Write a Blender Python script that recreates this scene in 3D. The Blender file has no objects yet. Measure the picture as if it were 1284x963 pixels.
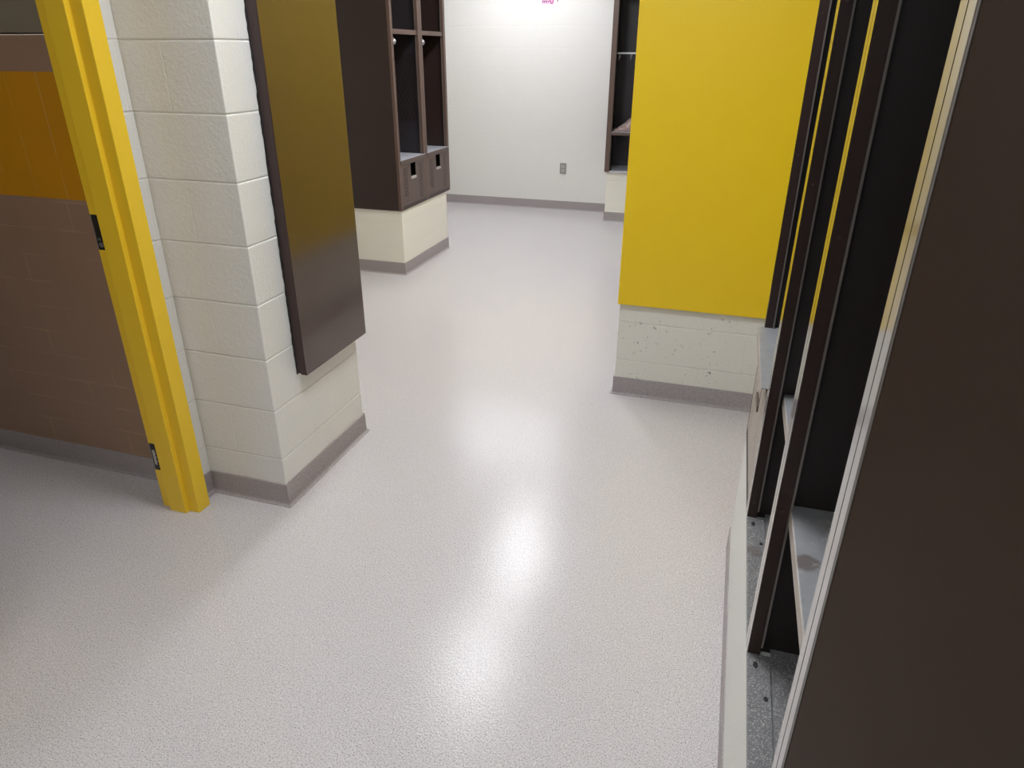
import bpy, bmesh, math, random
from mathutils import Vector, Matrix
random.seed(7)
C = bpy.context.scene
COL = C.collection
PI = math.pi

# ------------------------------------------------------------------ camera, exposure, lights
H = 1.6
f_px = 874.09
pitch, roll, yaw = math.radians(25.547), math.radians(.229), math.radians(-17.282)
cy_, sy_ = math.cos(yaw), math.sin(yaw)
fw = Vector((sy_*math.cos(pitch), cy_*math.cos(pitch), -math.sin(pitch)))
r0 = Vector((cy_, -sy_, 0)); u0 = r0.cross(fw)
r_ = math.cos(roll)*r0 + math.sin(roll)*u0
u_ = -math.sin(roll)*r0 + math.cos(roll)*u0
cam_d = bpy.data.cameras.new('camera'); cam = bpy.data.objects.new('camera', cam_d); COL.objects.link(cam)
cam_d.sensor_width = 36; cam_d.lens = 36*f_px/1284; cam_d.clip_start = .02
m = Matrix((r_, u_, -fw)).transposed().to_4x4(); m.translation = Vector((0, 0, H)); cam.matrix_world = m
C.camera = cam
C.view_settings.view_transform = 'Standard'; C.view_settings.look = 'None'
C.view_settings.gamma = 1; C.view_settings.use_curve_mapping = False
C.view_settings.exposure = 0.13
w = bpy.data.worlds.new('world'); C.world = w; w.use_nodes = True
w.node_tree.nodes['Background'].inputs[0].default_value = (.9, .95, 1, 1)
w.node_tree.nodes['Background'].inputs[1].default_value = .05
CEIL = 2.62
# ceiling fixtures and added fill lights: x, y, size x, size y, power (W), label
FIXTURES = [
    (-1.40, 3.60, .24, .70, 17, 'ceiling strip light over the aisle beside the brown panel'),
    (-1.46, 4.95, .24, .95, 25, 'ceiling strip light over the aisle beside the open lockers'),
    (-2.20, 6.85, 1.3, .46, 24, 'wide ceiling light near the far block wall'),
    (-.50, 1.75, .60, .60, 25, 'square ceiling light above the right locker row'),
    (-.50, -1.20, 1.2, .30, 26, 'added fill strip behind the viewpoint, out of view'),  # unseen fill, added to lift the faces turned toward the camera
    (-3.20, .50, .30, 1.2, 8, 'added fill strip in the hallway beyond the yellow door frame, out of view'),  # unseen fill, added to brighten the dim hallway wall and floor
]
LCOL = (1.0, 1.035, 1.095)

# ------------------------------------------------------------------ materials
def srgb(r, g, b):
    f = lambda c: (c/255/12.92) if c/255 <= .04045 else ((c/255+.055)/1.055)**2.4
    return (f(r), f(g), f(b), 1)

class NT:
    def __init__(s, name):
        s.m = bpy.data.materials.new(name); s.m.use_nodes = True
        s.t = s.m.node_tree; s.n = s.t.nodes; s.l = s.t.links
        s.b = s.n['Principled BSDF']
    def new(s, t, **k):
        n = s.n.new(t)
        for a, v in k.items(): setattr(n, a, v)
        return n
    def link(s, a, b): s.l.new(a, b)
    def math(s, op, a, b=None, c=None):
        n = s.new('ShaderNodeMath', operation=op)
        for i, v in enumerate((a, b, c)):
            if v is None: continue
            if isinstance(v, (int, float)): n.inputs[i].default_value = v
            else: s.link(v, n.inputs[i])
        return n.outputs[0]
    def noise(s, vec, scale, detail=2, rough=.5):
        n = s.new('ShaderNodeTexNoise'); n.inputs['Scale'].default_value = scale
        n.inputs['Detail'].default_value = detail; n.inputs['Roughness'].default_value = rough
        if vec is not None: s.link(vec, n.inputs['Vector'])
        return n.outputs[0]
    def ramp(s, fac, stops):
        n = s.new('ShaderNodeValToRGB'); e = n.color_ramp.elements
        while len(e) < len(stops): e.new(.5)
        for i, (p, c) in enumerate(stops): e[i].position = p; e[i].color = c
        s.link(fac, n.inputs[0]); return n.outputs[0]
    def mix(s, fac, a, b, bt='MIX'):
        n = s.new('ShaderNodeMix', data_type='RGBA', blend_type=bt)
        for i, v in ((0, fac), (6, a), (7, b)):
            if isinstance(v, (int, float)): n.inputs[i].default_value = v
            elif isinstance(v, tuple): n.inputs[i].default_value = v
            else: s.link(v, n.inputs[i])
        return n.outputs[2]
    def bump(s, h, strength, dist, prev=None):
        n = s.new('ShaderNodeBump'); n.inputs['Strength'].default_value = strength
        n.inputs['Distance'].default_value = dist; s.link(h, n.inputs['Height'])
        if prev is not None: s.link(prev, n.inputs['Normal'])
        return n.outputs[0]
    def pos(s): return s.new('ShaderNodeNewGeometry').outputs['Position']
    def obj(s): return s.new('ShaderNodeTexCoord').outputs['Object']

def masonry(t, W, Hh, shift, ux, uz=0.0):
    """wall coordinates: returns (u', v) vector for a stacked brick grid with per-course shift"""
    g = t.new('ShaderNodeNewGeometry')
    sp = t.new('ShaderNodeSeparateXYZ'); t.link(g.outputs['Position'], sp.inputs[0])
    sn = t.new('ShaderNodeSeparateXYZ'); t.link(g.outputs['True Normal'], sn.inputs[0])
    isx = t.math('GREATER_THAN', t.math('ABSOLUTE', sn.outputs[0]), .5)
    ax, ay = ux
    u = t.math('ADD', t.math('MULTIPLY', isx, t.math('SUBTRACT', sp.outputs[1], ay)),
               t.math('MULTIPLY', t.math('SUBTRACT', 1.0, isx), t.math('SUBTRACT', sp.outputs[0], ax)))
    v = t.math('SUBTRACT', sp.outputs[2], uz)
    k = t.math('FLOOR', t.math('DIVIDE', v, Hh))
    u2 = t.math('SUBTRACT', u, t.math('MULTIPLY', k, shift*W))
    c = t.new('ShaderNodeCombineXYZ'); t.link(u2, c.inputs[0]); t.link(v, c.inputs[1])
    return c.outputs[0], sp, g.outputs['Position']

def brick(t, vec, W, Hh, mortar, smooth):
    b = t.new('ShaderNodeTexBrick'); b.offset = 0; b.squash = 1
    b.inputs['Scale'].default_value = 1; b.inputs['Brick Width'].default_value = W
    b.inputs['Row Height'].default_value = Hh; b.inputs['Mortar Size'].default_value = mortar
    b.inputs['Mortar Smooth'].default_value = smooth
    t.link(vec, b.inputs['Vector'])
    return b.outputs['Fac']

def block_mat(name, col, ux=(0, 0), uz=0.0, dirty=0.0, rough=.42, bumpy=1.0, jcol=None, joint=1.0):
    t = NT(name)
    vec, sp, p = masonry(t, .4064, .2032, .5, ux, uz)
    fv = brick(t, vec, .4064, .2032, .0045, 1.0)
    md = t.math('ABSOLUTE', t.math('SUBTRACT', t.math('FRACT', t.math('DIVIDE', t.math('SUBTRACT', sp.outputs[2], uz), .2032)), .5))
    fh = t.math('MAXIMUM', t.math('MULTIPLY', t.math('SUBTRACT', md, .475), 40.0), 0.0)
    fac = t.math('MAXIMUM', fh, t.math('MULTIPLY', fv, .35))
    n1 = t.noise(p, 95, 3, .6); n2 = t.noise(p, 9, 3); n3 = t.noise(p, 260, 2)
    c = t.mix(t.math('MULTIPLY', t.math('SUBTRACT', n2, .35), .12), col, (col[0]*.82, col[1]*.82, col[2]*.78, 1))
    c = t.mix(t.math('MULTIPLY', fac, .05), c, (col[0]*.8, col[1]*.8, col[2]*.78, 1))
    if dirty:
        sp1 = t.ramp(t.noise(p, 55, 2), [(.66, (0, 0, 0, 1)), (.72, (1, 1, 1, 1))])
        big = t.ramp(t.noise(p, 6, 2), [(.42, (0, 0, 0, 1)), (.62, (1, 1, 1, 1))])
        c = t.mix(t.math('MULTIPLY', t.math('MULTIPLY', sp1, big), dirty), c, srgb(120, 112, 98))
        hz = t.math('SUBTRACT', 1.0, t.math('MULTIPLY', t.math('ABSOLUTE', t.math('SUBTRACT', sp.outputs[2], .487)), 60.0))
        hz = t.math('MAXIMUM', hz, 0.0)
        c = t.mix(t.math('MULTIPLY', t.math('MULTIPLY', hz, t.noise(p, 14, 3)), dirty*1.1), c, srgb(118, 112, 86))
    t.link(c, t.b.inputs['Base Color']); t.b.inputs['Roughness'].default_value = rough
    b1 = t.bump(n1, .62*bumpy, .0045); b2 = t.bump(n3, .4*bumpy, .0018, b1)
    inv = t.math('SUBTRACT', 1.0, fac)
    b3 = t.bump(inv, .55*joint, .005, b2)
    t.link(b3, t.b.inputs['Normal'])
    return t.m

def paint(name, col, rough=.35, var=.08, bump=.05, spec=.5, coat=0.0, scale=40):
    t = NT(name); p = t.pos()
    n = t.noise(p, 5, 4, .6)
    c = t.mix(t.math('MULTIPLY', n, var*2), col, (col[0]*.75, col[1]*.75, col[2]*.75, 1))
    t.link(c, t.b.inputs['Base Color'])
    r = t.math('ADD', rough-.05, t.math('MULTIPLY', t.noise(p, 12, 3), .1))
    t.link(r, t.b.inputs['Roughness'])
    t.b.inputs['Specular IOR Level'].default_value = spec
    t.b.inputs['Coat Weight'].default_value = coat; t.b.inputs['Coat Roughness'].default_value = .12
    if bump: t.link(t.bump(t.noise(p, scale, 2), bump, .003), t.b.inputs['Normal'])
    return t.m

def floor_mat(name, base, dark, light, bump=.22, rough=.27):
    t = NT(name); p = t.pos()
    a = t.noise(p, 290, 2, .7); b = t.noise(p, 190, 2, .5); big = t.noise(p, 1.3, 3)
    c = t.mix(t.ramp(a, [(.55, (0, 0, 0, 1)), (.63, (1, 1, 1, 1))]), base, dark)
    c = t.mix(t.math('MULTIPLY', t.ramp(b, [(.55, (0, 0, 0, 1)), (.7, (1, 1, 1, 1))]), .55), c, light)
    c = t.mix(t.math('MULTIPLY', big, .07), c, (dark[0], dark[1], dark[2], 1))
    t.link(c, t.b.inputs['Base Color'])
    t.b.inputs['Roughness'].default_value = rough; t.b.inputs['Specular IOR Level'].default_value = .32
    peel = t.noise(p, 150, 1, .4)
    peel2 = t.noise(p, 340, 1, .4)
    t.link(t.bump(peel2, bump*.5, .0015, t.bump(peel, bump, .004)), t.b.inputs['Normal'])
    return t.m

WHITE = srgb(229, 227, 221)
M = {}
M['floor'] = floor_mat('speckled_epoxy_floor', srgb(207, 202, 201), srgb(122, 114, 113), srgb(238, 233, 231), bump=.13, rough=.18)
M['base'] = floor_mat('speckled_epoxy_base', srgb(166, 158, 157), srgb(122, 115, 114), srgb(188, 182, 179), bump=.12, rough=.4)
M['block'] = block_mat('white_painted_block', WHITE, (-1.4868, 2.0768), 0)
M['block_far'] = block_mat('white_painted_block_far', srgb(226, 223, 218), (-1.69, 0), 0, bumpy=.5, joint=.5)
M['block_cream'] = block_mat('cream_painted_block', srgb(238, 234, 220), (.1, 4.9), 0, bumpy=.5, joint=.45)
M['block_dirty'] = block_mat('scuffed_painted_block', srgb(222, 219, 208), (-.4652, 3.4), -.014, dirty=.75, bumpy=.6, joint=.9)
M['curb'] = block_mat('curb_painted_block', srgb(226, 226, 220), (0, 1.3), 0, bumpy=.4, joint=.4)
M['ceiling'] = paint('ceiling_white', srgb(215, 215, 210), .8, .03, 0)
M['backwall'] = paint('entrance_wall_paint', srgb(150, 145, 138), .6, .05, 0)
M['yellow'] = paint('yellow_enamel', srgb(236, 199, 12), .42, .04, .06, scale=60)
M['yellow_frame'] = paint('yellow_frame_enamel', srgb(240, 199, 46), .38, .05, .05, scale=70)
M['brown'] = paint('brown_locker_enamel', srgb(52, 40, 37), .33, .08, .05, scale=90)
M['brown_dark'] = paint('brown_locker_interior', srgb(50, 46, 50), .42, .06, .04, scale=90)
M['brown_gloss'] = paint('brown_gloss_enamel', srgb(66, 46, 37), .15, .10, .008, spec=.5, coat=.0, scale=14)
M['brown_gloss'].node_tree.nodes['Principled BSDF'].inputs['IOR'].default_value = 1.8
M['brown_edge'] = paint('brown_edge_enamel', srgb(62, 46, 43), .35, .06, .03, spec=.4)
M['brown_end'] = paint('brown_end_enamel', srgb(54, 37, 26), .30, .10, 0, spec=.35)
M['black'] = paint('black_sealant', srgb(26, 23, 22), .6, .1, .2)
M['steel'] = paint('brushed_steel', srgb(165, 166, 168), .35, .08, .05)
M['steel'].node_tree.nodes['Principled BSDF'].inputs['Metallic'].default_value = .8
M['hinge_black'] = paint('hinge_blackened', srgb(34, 32, 30), .4, .1, .05)
M['outlet'] = paint('outlet_grey', srgb(150, 145, 140), .4, .03, 0)
M['outlet_face'] = paint('outlet_face_grey', srgb(186, 181, 176), .4, .03, 0)
M['dark'] = paint('dark_slot', srgb(20, 18, 18), .6, 0, 0)
M['paper'] = paint('paper_white', srgb(238, 232, 238), .7, .02, 0)
M['magenta'] = paint('ink_magenta', srgb(176, 40, 120), .6, .02, 0)
M['ink_dark'] = paint('ink_dark_purple', srgb(86, 48, 84), .6, .02, 0)
M['pink'] = paint('ink_pink', srgb(236, 190, 216), .6, .02, 0)
M['rod'] = paint('white_rod_enamel', srgb(235, 235, 238), .3, .02, 0)

def galv(name, col, dust, rust):
    t = NT(name); p = t.pos()
    n = t.noise(p, 28, 4, .6)
    c = t.mix(n, (col[0]*.78, col[1]*.78, col[2]*.8, 1), (min(1, col[0]*1.15), min(1, col[1]*1.15), min(1, col[2]*1.15), 1))
    if dust:
        d = t.ramp(t.noise(p, 420, 2, .7), [(.56, (0, 0, 0, 1)), (.64, (1, 1, 1, 1))])
        c = t.mix(t.math('MULTIPLY', d, dust), c, srgb(214, 210, 205))
    if rust:
        v = t.new('ShaderNodeTexVoronoi'); v.inputs['Scale'].default_value = 7; t.link(p, v.inputs['Vector'])
        vd = t.math('ADD', v.outputs['Distance'], t.math('MULTIPLY', t.noise(p, 40, 3), .16))
        s = t.ramp(vd, [(.20, (1, 1, 1, 1)), (.25, (0, 0, 0, 1))])
        c = t.mix(t.math('MULTIPLY', s, rust), c, srgb(92, 78, 70))
        sc = t.ramp(t.noise(p, 11, 5, .7), [(.60, (0, 0, 0, 1)), (.66, (1, 1, 1, 1))])
        c = t.mix(t.math('MULTIPLY', sc, .35), c, srgb(205, 203, 198))
    t.link(c, t.b.inputs['Base Color'])
    t.b.inputs['Metallic'].default_value = .25; t.b.inputs['Roughness'].default_value = .45
    t.link(t.bump(n, .1, .003), t.b.inputs['Normal'])
    return t.m
M['lid'] = galv('grey_steel_lid', srgb(150, 151, 152), 0, .75)
M['lid_clean'] = galv('grey_steel_lid_clean', srgb(190, 190, 196), 0, 0)
M['tray'] = galv('galvanised_tray', srgb(118, 117, 118), .75, .45)
M['worn'] = galv('worn_front_steel', srgb(172, 162, 150), .3, .3)
M['drawer'] = paint('brown_drawer_enamel', srgb(92, 76, 70), .38, .08, .05)
M['front'] = paint('brown_enamel_lit_front', srgb(98, 79, 70), .35, .08, .03)  # lighter copy of the locker brown, light on the fronts put into colour

# hallway wall: brown stacked blocks with a yellow band
def hall_mat():
    t = NT('hall_wall_paint')
    vec, sp, p = masonry(t, .4064, .1016, 1/3, (-2.489-.1355*8, 0))
    z = sp.outputs[2]
    f1 = brick(t, vec, .4064, .1016, .0022, .3)
    cv = t.new('ShaderNodeCombineXYZ'); t.link(t.math('ADD', sp.outputs[0], 2.475), cv.inputs[0]); cv.inputs[1].default_value = .5
    f2 = brick(t, cv.outputs[0], .1355, 10., .0022, .3)
    band = t.math('MULTIPLY', t.math('GREATER_THAN', z, 1.128), t.math('LESS_THAN', z, 1.534))
    up = t.math('GREATER_THAN', z, 1.534)
    f = t.math('ADD', t.math('MULTIPLY', f2, band), t.math('MULTIPLY', f1, t.math('SUBTRACT', 1.0, t.math('ADD', band, up))))
    brk = t.ramp(t.noise(p, 6, 3), [(.42, (0, 0, 0, 1)), (.58, (1, 1, 1, 1))])
    c = t.mix(band, srgb(156, 126, 104), srgb(206, 142, 8))
    n = t.noise(p, 7, 3)
    c = t.mix(t.math('MULTIPLY', n, .15), c, srgb(90, 70, 50))
    c = t.mix(t.math('MULTIPLY', t.math('MULTIPLY', f, brk), .35), c, srgb(205, 176, 130))
    t.link(c, t.b.inputs['Base Color']); t.b.inputs['Roughness'].default_value = .4
    t.link(t.bump(t.math('SUBTRACT', 1.0, f), .4, .002), t.b.inputs['Normal'])
    return t.m
M['hall'] = hall_mat()

# ------------------------------------------------------------------ mesh helpers
class MB:
    def __init__(s): s.v = []; s.f = []
    def box(s, x0, x1, y0, y1, z0, z1):
        x0, x1 = min(x0, x1), max(x0, x1); y0, y1 = min(y0, y1), max(y0, y1); z0, z1 = min(z0, z1), max(z0, z1)
        k = len(s.v)
        s.v += [(x0,y0,z0),(x1,y0,z0),(x1,y1,z0),(x0,y1,z0),(x0,y0,z1),(x1,y0,z1),(x1,y1,z1),(x0,y1,z1)]
        s.f += [tuple(k+i for i in q) for q in ((0,3,2,1),(4,5,6,7),(0,1,5,4),(1,2,6,5),(2,3,7,6),(3,0,4,7))]
        return s
    def obox(s, c, ax, ay, az):
        """oriented box: centre and three half vectors"""
        c, ax, ay, az = map(Vector, (c, ax, ay, az)); k = len(s.v)
        for sz in (-1, 1):
            for sx, sy in ((-1,-1),(1,-1),(1,1),(-1,1)):
                s.v.append(tuple(c+ax*sx+ay*sy+az*sz))
        s.f += [tuple(k+i for i in q) for q in ((0,3,2,1),(4,5,6,7),(0,1,5,4),(1,2,6,5),(2,3,7,6),(3,0,4,7))]
        return s
    def tube(s, pts, r, n=10, cap=True):
        pts = [Vector(p) for p in pts]; k0 = len(s.v)
        prev = None
        for i, p in enumerate(pts):
            d = (pts[min(i+1, len(pts)-1)] - pts[max(i-1, 0)]).normalized()
            if prev is None:
                a = Vector((0, 0, 1)) if abs(d.z) < .9 else Vector((1, 0, 0))
                e = d.cross(a).normalized()
            else: e = (prev - d*prev.dot(d)).normalized()
            prev = e; g = d.cross(e)
            rr = r[i] if isinstance(r, (list, tuple)) else r
            for j in range(n):
                t = 2*PI*j/n; s.v.append(tuple(p + e*math.cos(t)*rr + g*math.sin(t)*rr))
        for i in range(len(pts)-1):
            for j in range(n):
                a = k0+i*n+j; b = k0+i*n+(j+1) % n; s.f.append((a, b, b+n, a+n))
        if cap:
            s.f.append(tuple(k0+j for j in reversed(range(n)))); s.f.append(tuple(k0+(len(pts)-1)*n+j for j in range(n)))
        return s
    def sweep(s, prof, path_pts, closed_prof=True):
        """profile [(out, z)] swept along plan path with mitred corners; out = left-hand normal"""
        P = [Vector((p[0], p[1])) for p in path_pts]; n = len(prof); k0 = len(s.v)
        for i, p in enumerate(P):
            d1 = (P[i]-P[i-1]).normalized() if i > 0 else (P[1]-P[0]).normalized()
            d2 = (P[i+1]-P[i]).normalized() if i < len(P)-1 else d1
            n1 = Vector((-d1.y, d1.x)); n2 = Vector((-d2.y, d2.x))
            b = (n1+n2).normalized(); b = b/max(.2, b.dot(n1))
            for o, z in prof: s.v.append((p.x+b.x*o, p.y+b.y*o, z))
        for i in range(len(P)-1):
            for j in range(n):
                a = k0+i*n+j; b = k0+i*n+(j+1) % n
                s.f.append((a, b, b+n, a+n))
        s.f.append(tuple(k0+j for j in reversed(range(n)))); s.f.append(tuple(k0+(len(P)-1)*n+j for j in range(n)))
        return s
    def build(s, name, mat, parent=None, bevel=0, smooth=False, seg=2, loc=None):
        me = bpy.data.meshes.new(name); me.from_pydata(s.v, [], s.f); me.update()
        bm = bmesh.new(); bm.from_mesh(me); bmesh.ops.recalc_face_normals(bm, faces=bm.faces); bm.to_mesh(me); bm.free()
        o = bpy.data.objects.new(name, me); COL.objects.link(o); me.materials.append(mat)
        if parent is not None: o.parent = parent
        if loc: o.location = loc
        if smooth:
            for p in me.polygons: p.use_smooth = True
        if bevel:
            b = o.modifiers.new('bevel', 'BEVEL'); b.width = bevel; b.segments = seg; b.limit_method = 'ANGLE'; b.angle_limit = math.radians(40)
            b.harden_normals = False
        return o

def box(name, b, mat, parent=None, bevel=0): return MB().box(*b).build(name, mat, parent, bevel)
def structure(o): o['kind'] = 'structure'; return o
def empty(name, loc=(0, 0, 0), rz=0):
    o = bpy.data.objects.new(name, None); COL.objects.link(o); o.location = loc; o.rotation_euler = (0, 0, rz); o.empty_display_size = .1
    return o
def tag(o, label, cat, group=None):
    o['label'] = label; o['category'] = cat
    if group: o['group'] = group
    return o

# ------------------------------------------------------------------ room shell
structure(box('floor', (-5, .9, -3.2, 8.0, -.06, 0), M['floor']))
structure(box('ceiling', (-5, .9, -3.2, 8.0, CEIL+.06, CEIL+.12), M['ceiling']))
structure(box('wall_far', (-3.80, .9, 7.69, 7.89, 0, CEIL+.06), M['block_far']))
structure(box('wall_left', (-3.80, -3.62, 2.10, 7.69, 0, CEIL+.06), M['block']))
structure(box('wall_right', (.70, .9, -3.2, 7.69, 0, CEIL+.06), M['block']))
structure(box('wall_back', (-5, .70, -3.2, -3.0, 0, CEIL+.06), M['backwall']))
structure(box('wall_hallway_end', (-5, -4.8, -3.0, 1.89, 0, CEIL+.06), M['hall']))

# projecting block pier: a stack of courses with shallow tooled joints
def pier():
    mb = MB(); x0, x1, y0, y1 = -1.925, -1.495, 1.89, 2.50
    lev = []
    z = 0
    top = CEIL+.06
    k = 0
    while z < top-.01:
        z1 = min(z+.2032, top)
        lev += [(z+.0035 if k else 0, 0), (z1-.0035, 0)]
        if z1 < top: lev += [(z1-.001, .0016), (z1+.001, .0016)]
        z = z1; k += 1
    n0 = len(mb.v)
    for zz, o in lev:
        mb.v += [(x0, y0+o, zz), (x1-o, y0+o, zz), (x1-o, y1-o, zz), (x0, y1-o, zz)]
    for i in range(len(lev)-1):
        for j in range(4):
            a = 4*i+j; b = 4*i+(j+1) % 4; mb.f.append((a, b, b+4, a+4))
    mb.f.append((3, 2, 1, 0)); L = 4*(len(lev)-1); mb.f.append((L, L+1, L+2, L+3))
    return mb.build('wall_pier', M['block'], bevel=.0025)
structure(pier())
# wall holding the doorway (opening y .83 .. 1.72)
DY0, DY1, DZ = .80, 1.76, 2.10
mb = MB().box(-1.93, -1.842, DY1, 1.889, 0, CEIL+.06).box(-1.93, -1.842, -3.0, DY0, 0, CEIL+.06).box(-1.93, -1.842, DY0, DY1, DZ, CEIL+.06)
structure(mb.build('wall_door', M['block']))
# brown hallway wall in line with the pier face
structure(box('wall_hallway', (-4.8, -1.931, 1.889, 2.10, 0, 1.640), M['hall']))
structure(box('wall_hallway_upper', (-4.8, -1.931, 1.895, 2.10, 1.646, CEIL+.06), paint('hall_upper_paint', srgb(128, 118, 98), .5, .05, .03)))
# wall behind the yellow panel, with its block plinth showing below
structure(box('wall_divider', (-.462, .70, 3.262, 4.55, 0, CEIL+.06), M['block_dirty']))

# cove base: profile (out, z)
def cove(path, name, thick=.006, h=.094):
    prof = [(-.001, 0)]
    R = .012
    prof = [(-.002, 0), (R+thick, 0), (R+thick, .002)]
    for i in range(1, 7):
        a = PI/2*i/6
        prof.append((thick+R-R*math.sin(a), .002+R-R*math.cos(a)))
    prof += [(thick, h-.001), (thick-.001, h), (-.002, h)]
    return structure(MB().sweep(prof, path).build(name, M['base']))
# left-hand normal of travel must point into the room
cove([(-1.0, 7.69), (-3.0, 7.69)][::1] if False else [(-.60, 7.69), (-3.62, 7.69)], 'baseboard_far')
cove([(-1.495, 2.50), (-1.495, 1.89), (-1.842, 1.89), (-1.842, 1.80)][::-1] if False else [(-1.842, 1.80), (-1.842, 1.889), (-1.4945, 1.889), (-1.4945, 2.502), (-1.7, 2.502)][::-1], 'baseboard_pier')
cove([(-1.97, 1.889), (-4.8, 1.889)], 'baseboard_hallway')
cove([(.69, 3.262), (-.4625, 3.262), (-.4625, 4.55)], 'baseboard_divider')
# the left locker plinth
PLX = -2.395
structure(box('wall_plinth_left', (-3.62, PLX, 4.855, 5.745, 0, .497), M['block_cream']))
cove([(-3.62, 5.746), (PLX, 5.746), (PLX, 4.854), (-3.62, 4.854)], 'baseboard_plinth_left')
# far right plinth
FRX, FRY = -1.262, 7.27
structure(box('wall_plinth_far', (FRX, -.45, FRY, 7.69, 0, .497), M['block_cream']))
cove([(-.45, FRY), (FRX, FRY), (FRX, 7.69)], 'baseboard_plinth_far')

# right curb, a hair out of square with the room
SK = .0088
def fx(y): return .158 - SK*y
CY0, CY1 = .60, 2.13
def skew_block(x_off0, x1, y0, y1, z0, z1):
    mb = MB(); mb.v = [(fx(y0)+x_off0, y0, z0), (x1, y0, z0), (x1, y1, z0), (fx(y1)+x_off0, y1, z0),
                      (fx(y0)+x_off0, y0, z1), (x1, y0, z1), (x1, y1, z1), (fx(y1)+x_off0, y1, z1)]
    mb.f = [(0,3,2,1),(4,5,6,7),(0,1,5,4),(1,2,6,5),(2,3,7,6),(3,0,4,7)]
    return mb
structure(skew_block(.004, .70, -.6, CY1, 0, .486).build('wall_plinth_right', M['curb'], bevel=.006))
cove([(.69, CY1+.001), (fx(CY1)+.003, CY1+.001), (fx(-.6)+.003, -.6)][::-1][::-1], 'baseboard_plinth_right')

# ------------------------------------------------------------------ door frame (double rabbet hollow metal)
def door_frame():
    root = empty('door_1', (-1.87, 1.76, 0)); root['kind'] = 'structure'
    # profile in (x, y offset into opening) for the far jamb: y = 1.738 at the face edge
    def jamb(y_face, s, name):
        # s=+1: wall lies towards +y
        pr = [(-1.790, 0), (-1.790, .061), (-1.842, .061), (-1.842, .030), (-1.931, .030), (-1.931, .061), (-1.957, .061),
              (-1.957, 0), (-1.910, 0), (-1.910, -.018), (-1.836, -.018), (-1.836, 0)]
        mbj = MB(); n = len(pr)
        for z in (0, DZ+.0):
            for x, y in pr: mbj.v.append((x-root.location.x, y_face+s*y-root.location.y, z))
        for j in range(n):
            a, b = j, (j+1) % n; mbj.f.append((a, b, b+n, a+n))
        mbj.f.append(tuple(reversed(range(n)))); mbj.f.append(tuple(range(n, 2*n)))
        return mbj.build(name, M['yellow_frame'], root, bevel=.0022)
    jamb(1.738, 1, 'jamb'); jamb(.822, -1, 'jamb')
    lx, ly = root.location.x, root.location.y
    mh = MB()
    mh.box(-1.957-lx, -1.790-lx, .76-ly, 1.80-ly, DZ, DZ+.055).box(-1.91-lx, -1.836-lx, .842-ly, 1.718-ly, DZ-.018, DZ)
    mh.build('head', M['yellow_frame'], root, bevel=.0022)
    for zc, kind in ((1.067, 0), (.224, 1)):
        y = 1.738-ly; xc = -1.937-lx
        hp = MB().box(xc-.0135, xc+.0135, y-.0016, y+.004, zc-.057, zc+.057).build('hinge_leaf', M['hinge_black'], root, bevel=.0008)
        # edge return that shows as a pale line on the outer side
        MB().box(xc-.0165, xc-.0140, y-.0018, y+.004, zc-.057, zc+.057).build('hinge_edge', M['steel'], hp)
        if kind == 0:
            MB().tube([(xc+.001, y-.0015, zc-.040), (xc+.001, y-.0045, zc-.040)], .0085, 20).build('hinge_screw', M['steel'], hp, .0006)
            MB().box(xc-.007, xc+.002, y-.0025, y, zc-.026, zc-.018).build('hinge_tab', M['steel'], hp)
            MB().tube([(xc, y-.001, zc+.035), (xc, y-.0025, zc+.035)], .004, 14).build('hinge_screw', M['hinge_black'], hp)
        else:
            MB().box(xc-.008, xc+.003, y-.0028, y, zc-.034, zc+.030).build('hinge_tab', M['outlet_face'], hp, .0008)
            for dz in (-.018, 0, .017):
                MB().box(xc+.0035, xc+.0075, y-.0022, y, zc+dz-.003, zc+dz+.003).build('hinge_screw', M['steel'], hp)
    return root
door_frame()

# ------------------------------------------------------------------ lockers
def plate_with_holes(xs, zs, is_hole, y, th, holes_rect=None):
    """solid sheet in the local xz plane built of grid cells, leaving holes; xs, zs sorted cut lists"""
    mb = MB(); idx = {}
    nx, nz = len(xs)-1, len(zs)-1
    solid = [[not is_hole((xs[i]+xs[i+1])/2, (zs[j]+zs[j+1])/2) for j in range(nz)] for i in range(nx)]
    def vid(i, j, k):
        key = (i, j, k)
        if key not in idx:
            idx[key] = len(mb.v); mb.v.append((xs[i], y if k == 0 else y+th, zs[j]))
        return idx[key]
    for i in range(nx):
        for j in range(nz):
            if not solid[i][j]: continue
            mb.f.append((vid(i,j,0), vid(i+1,j,0), vid(i+1,j+1,0), vid(i,j+1,0)))
            mb.f.append((vid(i,j,1), vid(i,j+1,1), vid(i+1,j+1,1), vid(i+1,j,1)))
            for (di, dj, a, b) in ((-1,0,(i,j),(i,j+1)), (1,0,(i+1,j+1),(i+1,j)), (0,-1,(i+1,j),(i,j)), (0,1,(i,j+1),(i+1,j+1))):
                ii, jj = i+di, j+dj
                if ii < 0 or jj < 0 or ii >= nx or jj >= nz or not solid[ii][jj]:
                    mb.f.append((vid(*a, 0), vid(*b, 0), vid(*b, 1), vid(*a, 1)))
    return mb

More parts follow.
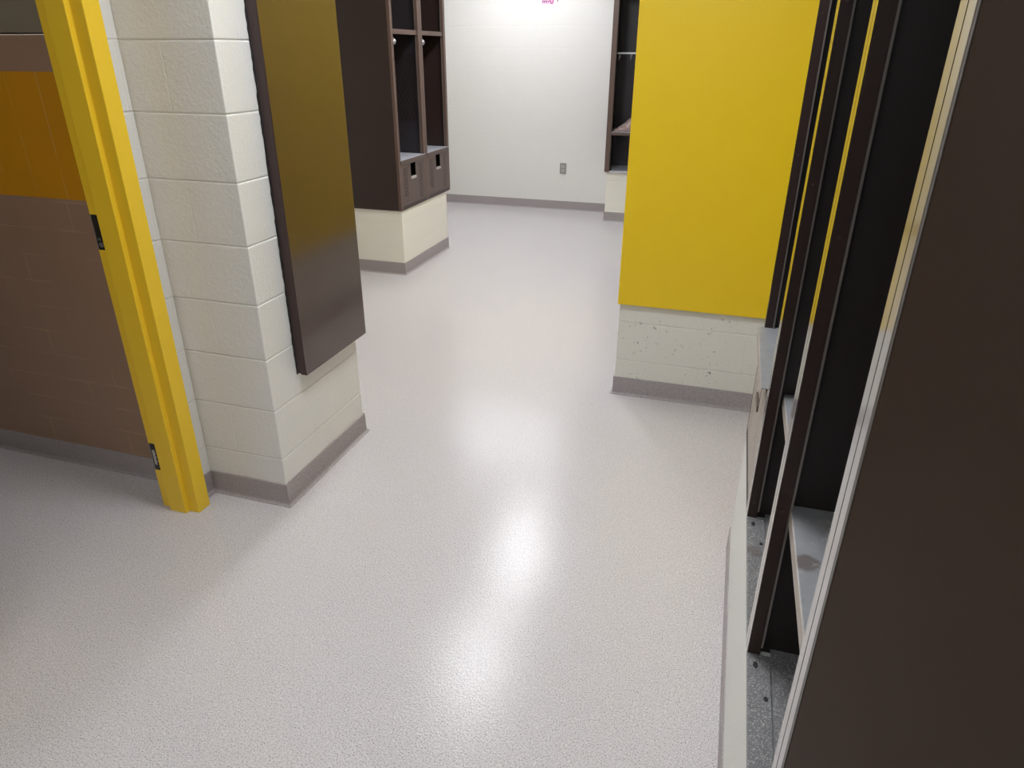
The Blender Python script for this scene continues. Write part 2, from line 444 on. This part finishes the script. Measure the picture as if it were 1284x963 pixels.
def locker(name, loc, rz, W=.49, D=.50, HT=1.84, post=.036, flange=.022, drawer=True, seat_z=.365, seat_y=-.006,
           mesh_side=False, near_post_wide=0, lid='lid_clean', tray='lid_clean', rod=False, frame_mat='brown', post_mat='front',
           shelf_z=1.205, inner='brown_dark', mesh_right=False, solid_left=True, bottom_rail=True, dirty_lip=False):
    """front faces local -y, width along +x"""
    r = empty(name, loc, rz)
    pl = post
    # sheets
    def side(x0, x1, tagn):
        if tagn == 'mesh':
            zs0, zs1, ys0, ys1 = .60, 1.08, .055, .40
            mb = MB().box(x0, x1, flange, D, 0, zs0).box(x0, x1, flange, D, zs1, HT).box(x0, x1, flange, ys0, zs0, zs1).box(x0, x1, ys1, D, zs0, zs1)
            o = mb.build('side_panel', M[inner], r)
            # expanded metal strands
            ms = MB(); p = .034; hh = .052; xc = (x0+x1)/2
            nk = int((ys1-ys0)/p)+1
            L = (zs1-zs0)
            for sgn in (-1, 1):
                k = -int(L/hh)-2
                while k < nk+int(L/hh)+2:
                    ya = ys0 + k*p; pts = []
                    # line: y = ya + sgn*(z-zs0)*p/hh ; clip to opening
                    t0, t1 = 0.0, L
                    s = sgn*p/hh
                    for bound, side_ in ((ys0, 0), (ys1, 1)):
                        tt = (bound-ya)/s
                        if s > 0:
                            if side_ == 0: t0 = max(t0, tt)
                            else: t1 = min(t1, tt)
                        else:
                            if side_ == 0: t1 = min(t1, tt)
                            else: t0 = max(t0, tt)
                    if t1-t0 > .004:
                        a = Vector((xc, ya+s*t0, zs0+t0)); b = Vector((xc, ya+s*t1, zs0+t1)); d = (b-a)
                        q = d.normalized().cross(Vector((1, 0, 0)))*.0032
                        ms.obox((a+b)/2, d/2, q, (.0016, 0, 0))
                    k += 1
            ms.build('vent_mesh', M[frame_mat], o)
            return o
        return box('side_panel', (x0, x1, flange, D, 0, HT), M[frame_mat] if tagn == 'outer' else M[inner], r)
    side(.0008, .003, 'outer' if solid_left else 'inner')
    side(W-.003, W-.0008, 'mesh' if mesh_side else ('outer' if mesh_right else 'inner'))
    box('back_panel', (.003, W-.003, D-.003, D, .0, HT), M[inner], r)
    box('top_panel', (.003, W-.003, flange, D-.003, HT-.003, HT), M[frame_mat], r)
    # posts with a little lip return on the inner edge
    for x0, x1, s in ((.0008, pl, 1), (W-pl, W-.0008, -1)):
        gl = post_mat == 'post_dark'
        o = box('front_post', (x0, x1, .0012 if gl else 0, flange, 0, HT), M['post_flat' if gl else post_mat], r, .0006 if gl else .0012)
        if gl: box('post_face', (x0+.0004, x1-.0004, 0, .0012, 0, HT), M['post_dark'], o)
        xe = x1 if s > 0 else x0
        box('post_lip', (xe-.0015, xe+.0015, flange, flange+.004, .03, HT-.02), M['steel_lip'], o)
        for zz in (.055, .36, .86, 1.20, 1.30):
            MB().tube([(xe+s*.0002, flange*.5, zz), (xe+s*.0018, flange*.5, zz)], .0028, 8).build('rivet', M['brown_edge'], o)
    # bottom tray with front rail
    t = MB().box(.003, W-.003, flange+.022, D-.003, .008, .011).build('bottom_tray', M[tray], r)
    if bottom_rail:
        rl = MB().box(pl, W-pl, 0, flange+.02, 0, .011 if not drawer else .028).build('bottom_rail', M[tray] if not drawer else M[frame_mat], r, .001)
    # shelf with deep front lip
    sh = MB().box(.0035, W-.0035, .012, D-.005, shelf_z+.028, shelf_z+.031).box(.0035, W-.0035, .010, .013, shelf_z, shelf_z+.031)
    sh.build('shelf', M['front'], r, .001)
    # seat: lid with folded lip
    sx0, sx1 = .006, W-.006
    if seat_y < 0: sx0, sx1 = pl*.6, W-pl*.6
    st = MB().box(sx0, sx1, seat_y, D-.005, seat_z-.003, seat_z).build('seat', M[lid], r, .0008)
    MB().box(sx0, sx1, seat_y-.0008, seat_y+.002, seat_z-.032, seat_z-.0032).build('seat_lip', M['worn'] if dirty_lip else M['drawer'], st, .0008)
    if drawer:
        x0, x1 = pl*.85, W-pl*.85; z0, z1 = .018, seat_z-.034
        hx0, hx1 = W/2-.044, W/2+.044; hz1 = z1-.006; hz0 = hz1-.100
        xs = {x0, x1, hx0, hx1}; zs = {z0, z1, hz0, hz1}
        cols = []
        for base, n in ((x0+.045, 4), (x1-.045-.018*3-.007, 4)):
            for k in range(n):
                a = base+.018*k; cols.append((a, a+.010)); xs |= {a, a+.010}
        rows = []
        zz = z0+.03
        while zz < z1-.035:
            rows.append((zz, zz+.006)); zs |= {zz, zz+.006}; zz += .0165
        def hole(x, z):
            if hx0 < x < hx1 and hz0 < z < hz1: return True
            return any(a < x < b for a, b in cols) and any(a < z < b for a, b in rows)
        df = plate_with_holes(sorted(xs), sorted(zs), hole, .001, .0015).build('drawer_front', M['worn'] if dirty_lip == 2 else M['drawer'], r)
        # finger scoop behind the cut-out, pale plate at its foot
        hp = MB().box(hx0, hx1, .0026, .045, hz0-.001, hz0+.001).box(hx0, hx1, .044, .046, hz0, hz1).build('handle_recess', M['dark'], df)
        MB().box(hx0-.002, hx1+.002, -.004, .006, hz0-.016, hz0+.003).build('pull_plate', M['drawer'] if dirty_lip == 2 else M['outlet_face'], df, .001)
    if rod:
        MB().tube([(.004, .12, 1.085), (W-.004, .12, 1.085)], .008, 14).build('hanging_rod', M['rod'], r, smooth=True)
        MB().tube([(.0035, .12, 1.085), (.012, .12, 1.085)], .016, 14).build('rod_socket', M['steel'], r)
    def hook(x, y, z, name='coat_hook', mat='steel', s=1):
        o = MB().tube([(x, y, z+.03), (x, y-.006*s, z+.01), (x, y-.022*s, z-.012), (x, y-.036*s, z-.006), (x, y-.040*s, z+.010)], .0036, 8).build(name, M[mat], r, smooth=True)
        MB().box(x-.008, x+.008, y-.001, y+.003, z+.012, z+.042).build('hook_plate', M[mat], o, .001)
    if rod:
        hook(.06, .14, 1.03); hook(.17, .16, 1.04)
    elif shelf_z < 1.3:
        # hook screwed to the inner face beneath the shelf
        o = MB().tube([(.014, .055, shelf_z-.020), (.034, .045, shelf_z-.035), (.054, .032, shelf_z-.050), (.066, .022, shelf_z-.048), (.076, .014, shelf_z-.046), (.084, .010, shelf_z-.045)],
                  [.006, .007, .009, .020, .022, .012], 10).build('coat_hook', M['steel'], r, smooth=True)
        MB().box(.003, .016, .04, .072, shelf_z-.05, shelf_z+.0).build('hook_plate', M['steel'], o, .001)
    return r
M['steel_lip'] = paint('lip_brown_grey', srgb(104, 98, 92), .3, .05, 0, spec=.8)
M['post_dark'] = paint('brown_post_dark', srgb(58, 47, 43), .13, .06, 0, spec=.5, coat=1)
M['post_dark'].node_tree.nodes['Principled BSDF'].inputs['IOR'].default_value = 2.3
M['post_flat'] = paint('brown_post_side', srgb(50, 37, 33), .4, .06, .02, spec=.3)
M['black_inner'] = paint('blackish_locker_interior', srgb(30, 23, 20), .5, .06, .03)

# left pair, facing the aisle
l1 = locker('locker', (-2.385, 4.838, .498), PI/2, mesh_side=True)
tag(l1, 'brown open locker with diamond mesh in its partition, next to the smooth brown side', 'locker', None)
l2 = locker('locker', (-2.385, 4.838+.49, .498), PI/2, mesh_right=True, solid_left=False)
tag(l2, 'brown open locker of the left pair nearest the far white wall', 'locker', None)
# broad outer side sheet of the near-left locker comes with it
l3 = locker('locker', (-1.285, 7.235, .498), 0, drawer=False, seat_z=.385, seat_y=.0, rod=True, post=.05, D=.42, shelf_z=1.60)
tag(l3, 'brown open locker at far wall with white hanging rod and pink towel', 'locker', None)

# right run seen along its front
rz = -PI/2 + SK
kw = dict(W=.48, D=.52, post=.0245, flange=.024, post_mat='post_dark', frame_mat='black_inner', inner='black_inner', tray='tray', seat_z=.365, shelf_z=1.45)
units = []
for i, (lab, k2) in enumerate((
    ('dark brown open locker meeting the yellow panel, perforated drawer front still fitted', dict(drawer=True, seat_y=-.016, lid='lid', dirty_lip=2)),
    ('middle dark brown open locker in the right row, drawer front missing and seat recessed', dict(drawer=False, seat_y=.036, lid='lid', dirty_lip=1)),
    ('nearest dark brown open locker in the right row with worn grey seat and dusty tray', dict(drawer=False, seat_y=.027, lid='lid', dirty_lip=1)))):
    y = 2.125 - .48*i
    k = dict(kw); k.update(k2)
    o = locker('locker', (fx(y), y, .488), rz, **k)
    tag(o, lab, 'locker', None); units.append(o)

# bolt holes through the trays
def tray_hole(cx, cy, rx, ry, parent):
    o = MB(); n = 14; z = .011
    px, py = cx, cy
    top = [(px+rx*math.cos(2*PI*i/n), py+ry*math.sin(2*PI*i/n)*(1+.15*math.sin(3*i)), z+.0006) for i in range(n)]
    bot = [(x, y_, z-.004) for x, y_, _ in top]
    o.v = top+bot; o.f = [tuple(range(n))]+[(i, i+n, (i+1) % n+n, (i+1) % n) for i in range(n)]
    return o.build('bolt_hole', M['dark'], parent)
for u in units:
    tray = [c for c in u.children if c.name.startswith('bottom_tray')][0]
    tray_hole(.055, .016, .009, .0048, tray); tray_hole(.135, .034, .006, .0042, tray); tray_hole(.39, .030, .005, .004, tray)
# end panel of the right row: boxed steel sheet with a rolled front edge
y = 2.125-.48*3
ep = empty('locker_end_panel', (fx(y), y, .488), rz)
tag(ep, 'wide dark brown steel end panel closest to the viewer, with pale reflecting front edge', 'panel')
box('front_edge', (.0008, .0250, 0, .0030, 0, 1.84), M['post_dark'], ep, .0010)
box('panel_sheet', (.006, .0248, .0031, .53, 0, 1.84), M['brown_end'], ep, .0012)

# ------------------------------------------------------------------ flat panels on the left pier and the divider
sp_ = empty('wall_panel', (-1.495, 2.05, .489))
tag(sp_, 'tall glossy brown steel panel hung on the white block pier, reflecting yellow', 'panel')
MB().box(.043, .045, .0015, .467, 0, 1.85).build('panel_sheet', M['brown_gloss'], sp_, .0008)
MB().box(.020, .0429, .001, .4665, .001, 1.85).build('panel_return', M['brown_edge'], sp_, .0012)
MB().box(0.0006, .0195, .004, .463, .004, 1.85).build('panel_backing', M['brown_edge'], sp_, .001)
cb = MB(); random.seed(3)
pts = []; rr = []
z = 0.0
while z < 1.85:
    pts.append((.0030+random.uniform(-.0008, .0008), .003+random.uniform(-.001, .001), z)); rr.append(.0030+random.uniform(-.0008, .0012)); z += .016
cb.tube(pts, rr, 8); cb.build('sealant_bead', M['black'], sp_, smooth=True)

yp = empty('wall_panel', (-.470, 3.238, .489))
tag(yp, 'large smooth bright yellow panel above the scuffed white block base', 'panel')
MB().box(0, 1.16, 0, .0225, 0, 2.13).box(0, .0065, .0225, 1.31, 0, 2.13).build('panel_sheet', M['yellow'], yp, .0025)

# ------------------------------------------------------------------ small things
# wall outlet
oc = empty('wall_outlet', (-1.8185, 7.6895, .4425)); tag(oc, 'small grey duplex outlet low on the far white wall', 'outlet')
MB().box(-.036, .036, -.006, 0, -.058, .058).build('cover_plate', M['outlet'], oc, .003)
for dz in (.021, -.021):
    fo = MB(); n = 20; pr = []
    for i in range(n):
        a = 2*PI*i/n; x = .0175*math.cos(a); zz = max(-.0135, min(.0135, .0175*math.sin(a))); pr.append((x, zz))
    k = [(x, -.0085, dz+zz) for x, zz in pr] + [(x, -.005, dz+zz) for x, zz in pr]
    fo.v = k; fo.f = [tuple(range(n))] + [(i, (i+1) % n, (i+1) % n+n, i+n) for i in range(n)]
    fc = fo.build('socket_face', M['outlet_face'], oc)
    MB().box(-.007, -.0055, -.0092, -.0080, dz-.001, dz+.007).box(.0055, .007, -.0092, -.0080, dz-.001, dz+.006).box(-.002, .002, -.0092, -.0080, dz-.009, dz-.0055).build('socket_slot', M['dark'], fc)
MB().tube([(0, -.0062, 0), (0, -.0078, 0)], .0032, 12).build('plate_screw', M['steel'], oc)

# paper notice on the far wall, only its foot is in the photograph
pn = empty('paper_notice', (-2.035, 7.6885, 2.0)); tag(pn, 'white paper notice with magenta handwriting taped to the far wall', 'notice')
nm = MB()
for i in range(7):
    pass
MB().box(-.085, .085, -.0012, -.0002, 0, .22).build('paper_sheet', M['paper'], pn)
MB().box(-.062, .066, -.0017, -.0012, .022, .20).build('printed_panel', M['pink'], pn)
sc = MB()
def arc(cx, cz, rx, rzz, a0, a1, n=12): return [(cx+rx*math.cos(a0+(a1-a0)*i/n), -.0026, cz+rzz*math.sin(a0+(a1-a0)*i/n)) for i in range(n+1)]
sc.tube(arc(.012, .075, .020, .030, 2.6, -2.2), .0040, 6)
sc.tube(arc(.045, .070, .016, .042, 1.5, -2.6), .0045, 6)
sc.tube(arc(-.02, .105, .022, .022, .2, 5.6), .0040, 6)
sc.build('magenta_lettering', M['magenta'], pn)
sd = MB(); wl = []
for i in range(73):
    a = i/72; wl.append((-.055+.052*a+.0045*math.sin(a*8*PI), -.0024, .045+.0085*math.cos(a*8*PI)))
sd.tube(wl, .0020, 6)
sd.build('dark_lettering', M['ink_dark'], pn)
tp = MB().box(.098, .112, -.002, -.0003, .045, .085).build('tape_scrap', M['outlet'])
tp.location = (-2.035, 7.6885, 2.0); tag(tp, 'tiny grey scrap of tape on the far wall beside the notice', 'tape')

# crumpled cloth on the far locker's seat
def cloth():
    bm = bmesh.new()
    bmesh.ops.create_grid(bm, x_segments=44, y_segments=30, size=.5)
    from mathutils import noise
    for v in bm.verts:
        x, y = v.co.x*2, v.co.y*2
        u = (x+1)/2
        edge = max(0, 1-max(abs(x), abs(y))**4)
        h = (.018+.155*min(1, u*1.5)**1.1)*edge**.5
        n1 = noise.noise(Vector((x*2.3, y*2.1, 1.2))); n2 = noise.noise(Vector((x*5+3, y*4.2, 4.0)))
        h *= 1+.35*n1+.22*n2
        h -= .045*max(0, 1-abs((x*.6-y*.5)-.05)/.13)*edge
        v.co = Vector((x*.185+.012*n2, y*.10+.012*n1, max(.002, h)))
    me = bpy.data.meshes.new('crumpled_towel'); bm.to_mesh(me); bm.free()
    for p in me.polygons: p.use_smooth = True
    o = bpy.data.objects.new('crumpled_towel', me); COL.objects.link(o)
    t = NT('towel_fabric'); p = t.pos()
    c = t.mix(t.ramp(t.noise(p, 45, 4), [(.42, (0, 0, 0, 1)), (.6, (1, 1, 1, 1))]), srgb(150, 122, 118), srgb(182, 166, 160))
    t.link(c, t.b.inputs['Base Color']); t.b.inputs['Roughness'].default_value = .9
    t.link(t.bump(t.noise(p, 160, 3), .5, .004), t.b.inputs['Normal'])
    me.materials.append(t.m)
    s = o.modifiers.new('solid', 'SOLIDIFY'); s.thickness = .004; s.offset = 1
    return o
cl = cloth(); cl.location = (-1.035, 7.37, .498+.385+.001)
tag(cl, 'crumpled dusty pink towel lying on the far locker seat', 'towel')

# ------------------------------------------------------------------ ceiling lights and added fill lights
def fixture(x, y, sx, sy, power, label):
    r = empty('ceiling_or_fill_light', (x, y, CEIL)); tag(r, label, 'light')
    e = NT('diffuser_glow_%d' % int(power)); e.b.inputs['Base Color'].default_value = (.9, .9, .9, 1)
    e.b.inputs['Emission Color'].default_value = LCOL + (1,)
    e.b.inputs['Emission Strength'].default_value = power/(sx*sy)/PI
    MB().box(-sx/2-.02, sx/2+.02, -sy/2-.02, sy/2+.02, .004, .06).build('housing', M['ceiling'], r, .004)
    MB().box(-sx/2, sx/2, -sy/2, sy/2, -.012, .004).build('diffuser', e.m, r, .004)
for a in FIXTURES:
    if a[4] > 0: fixture(*a)
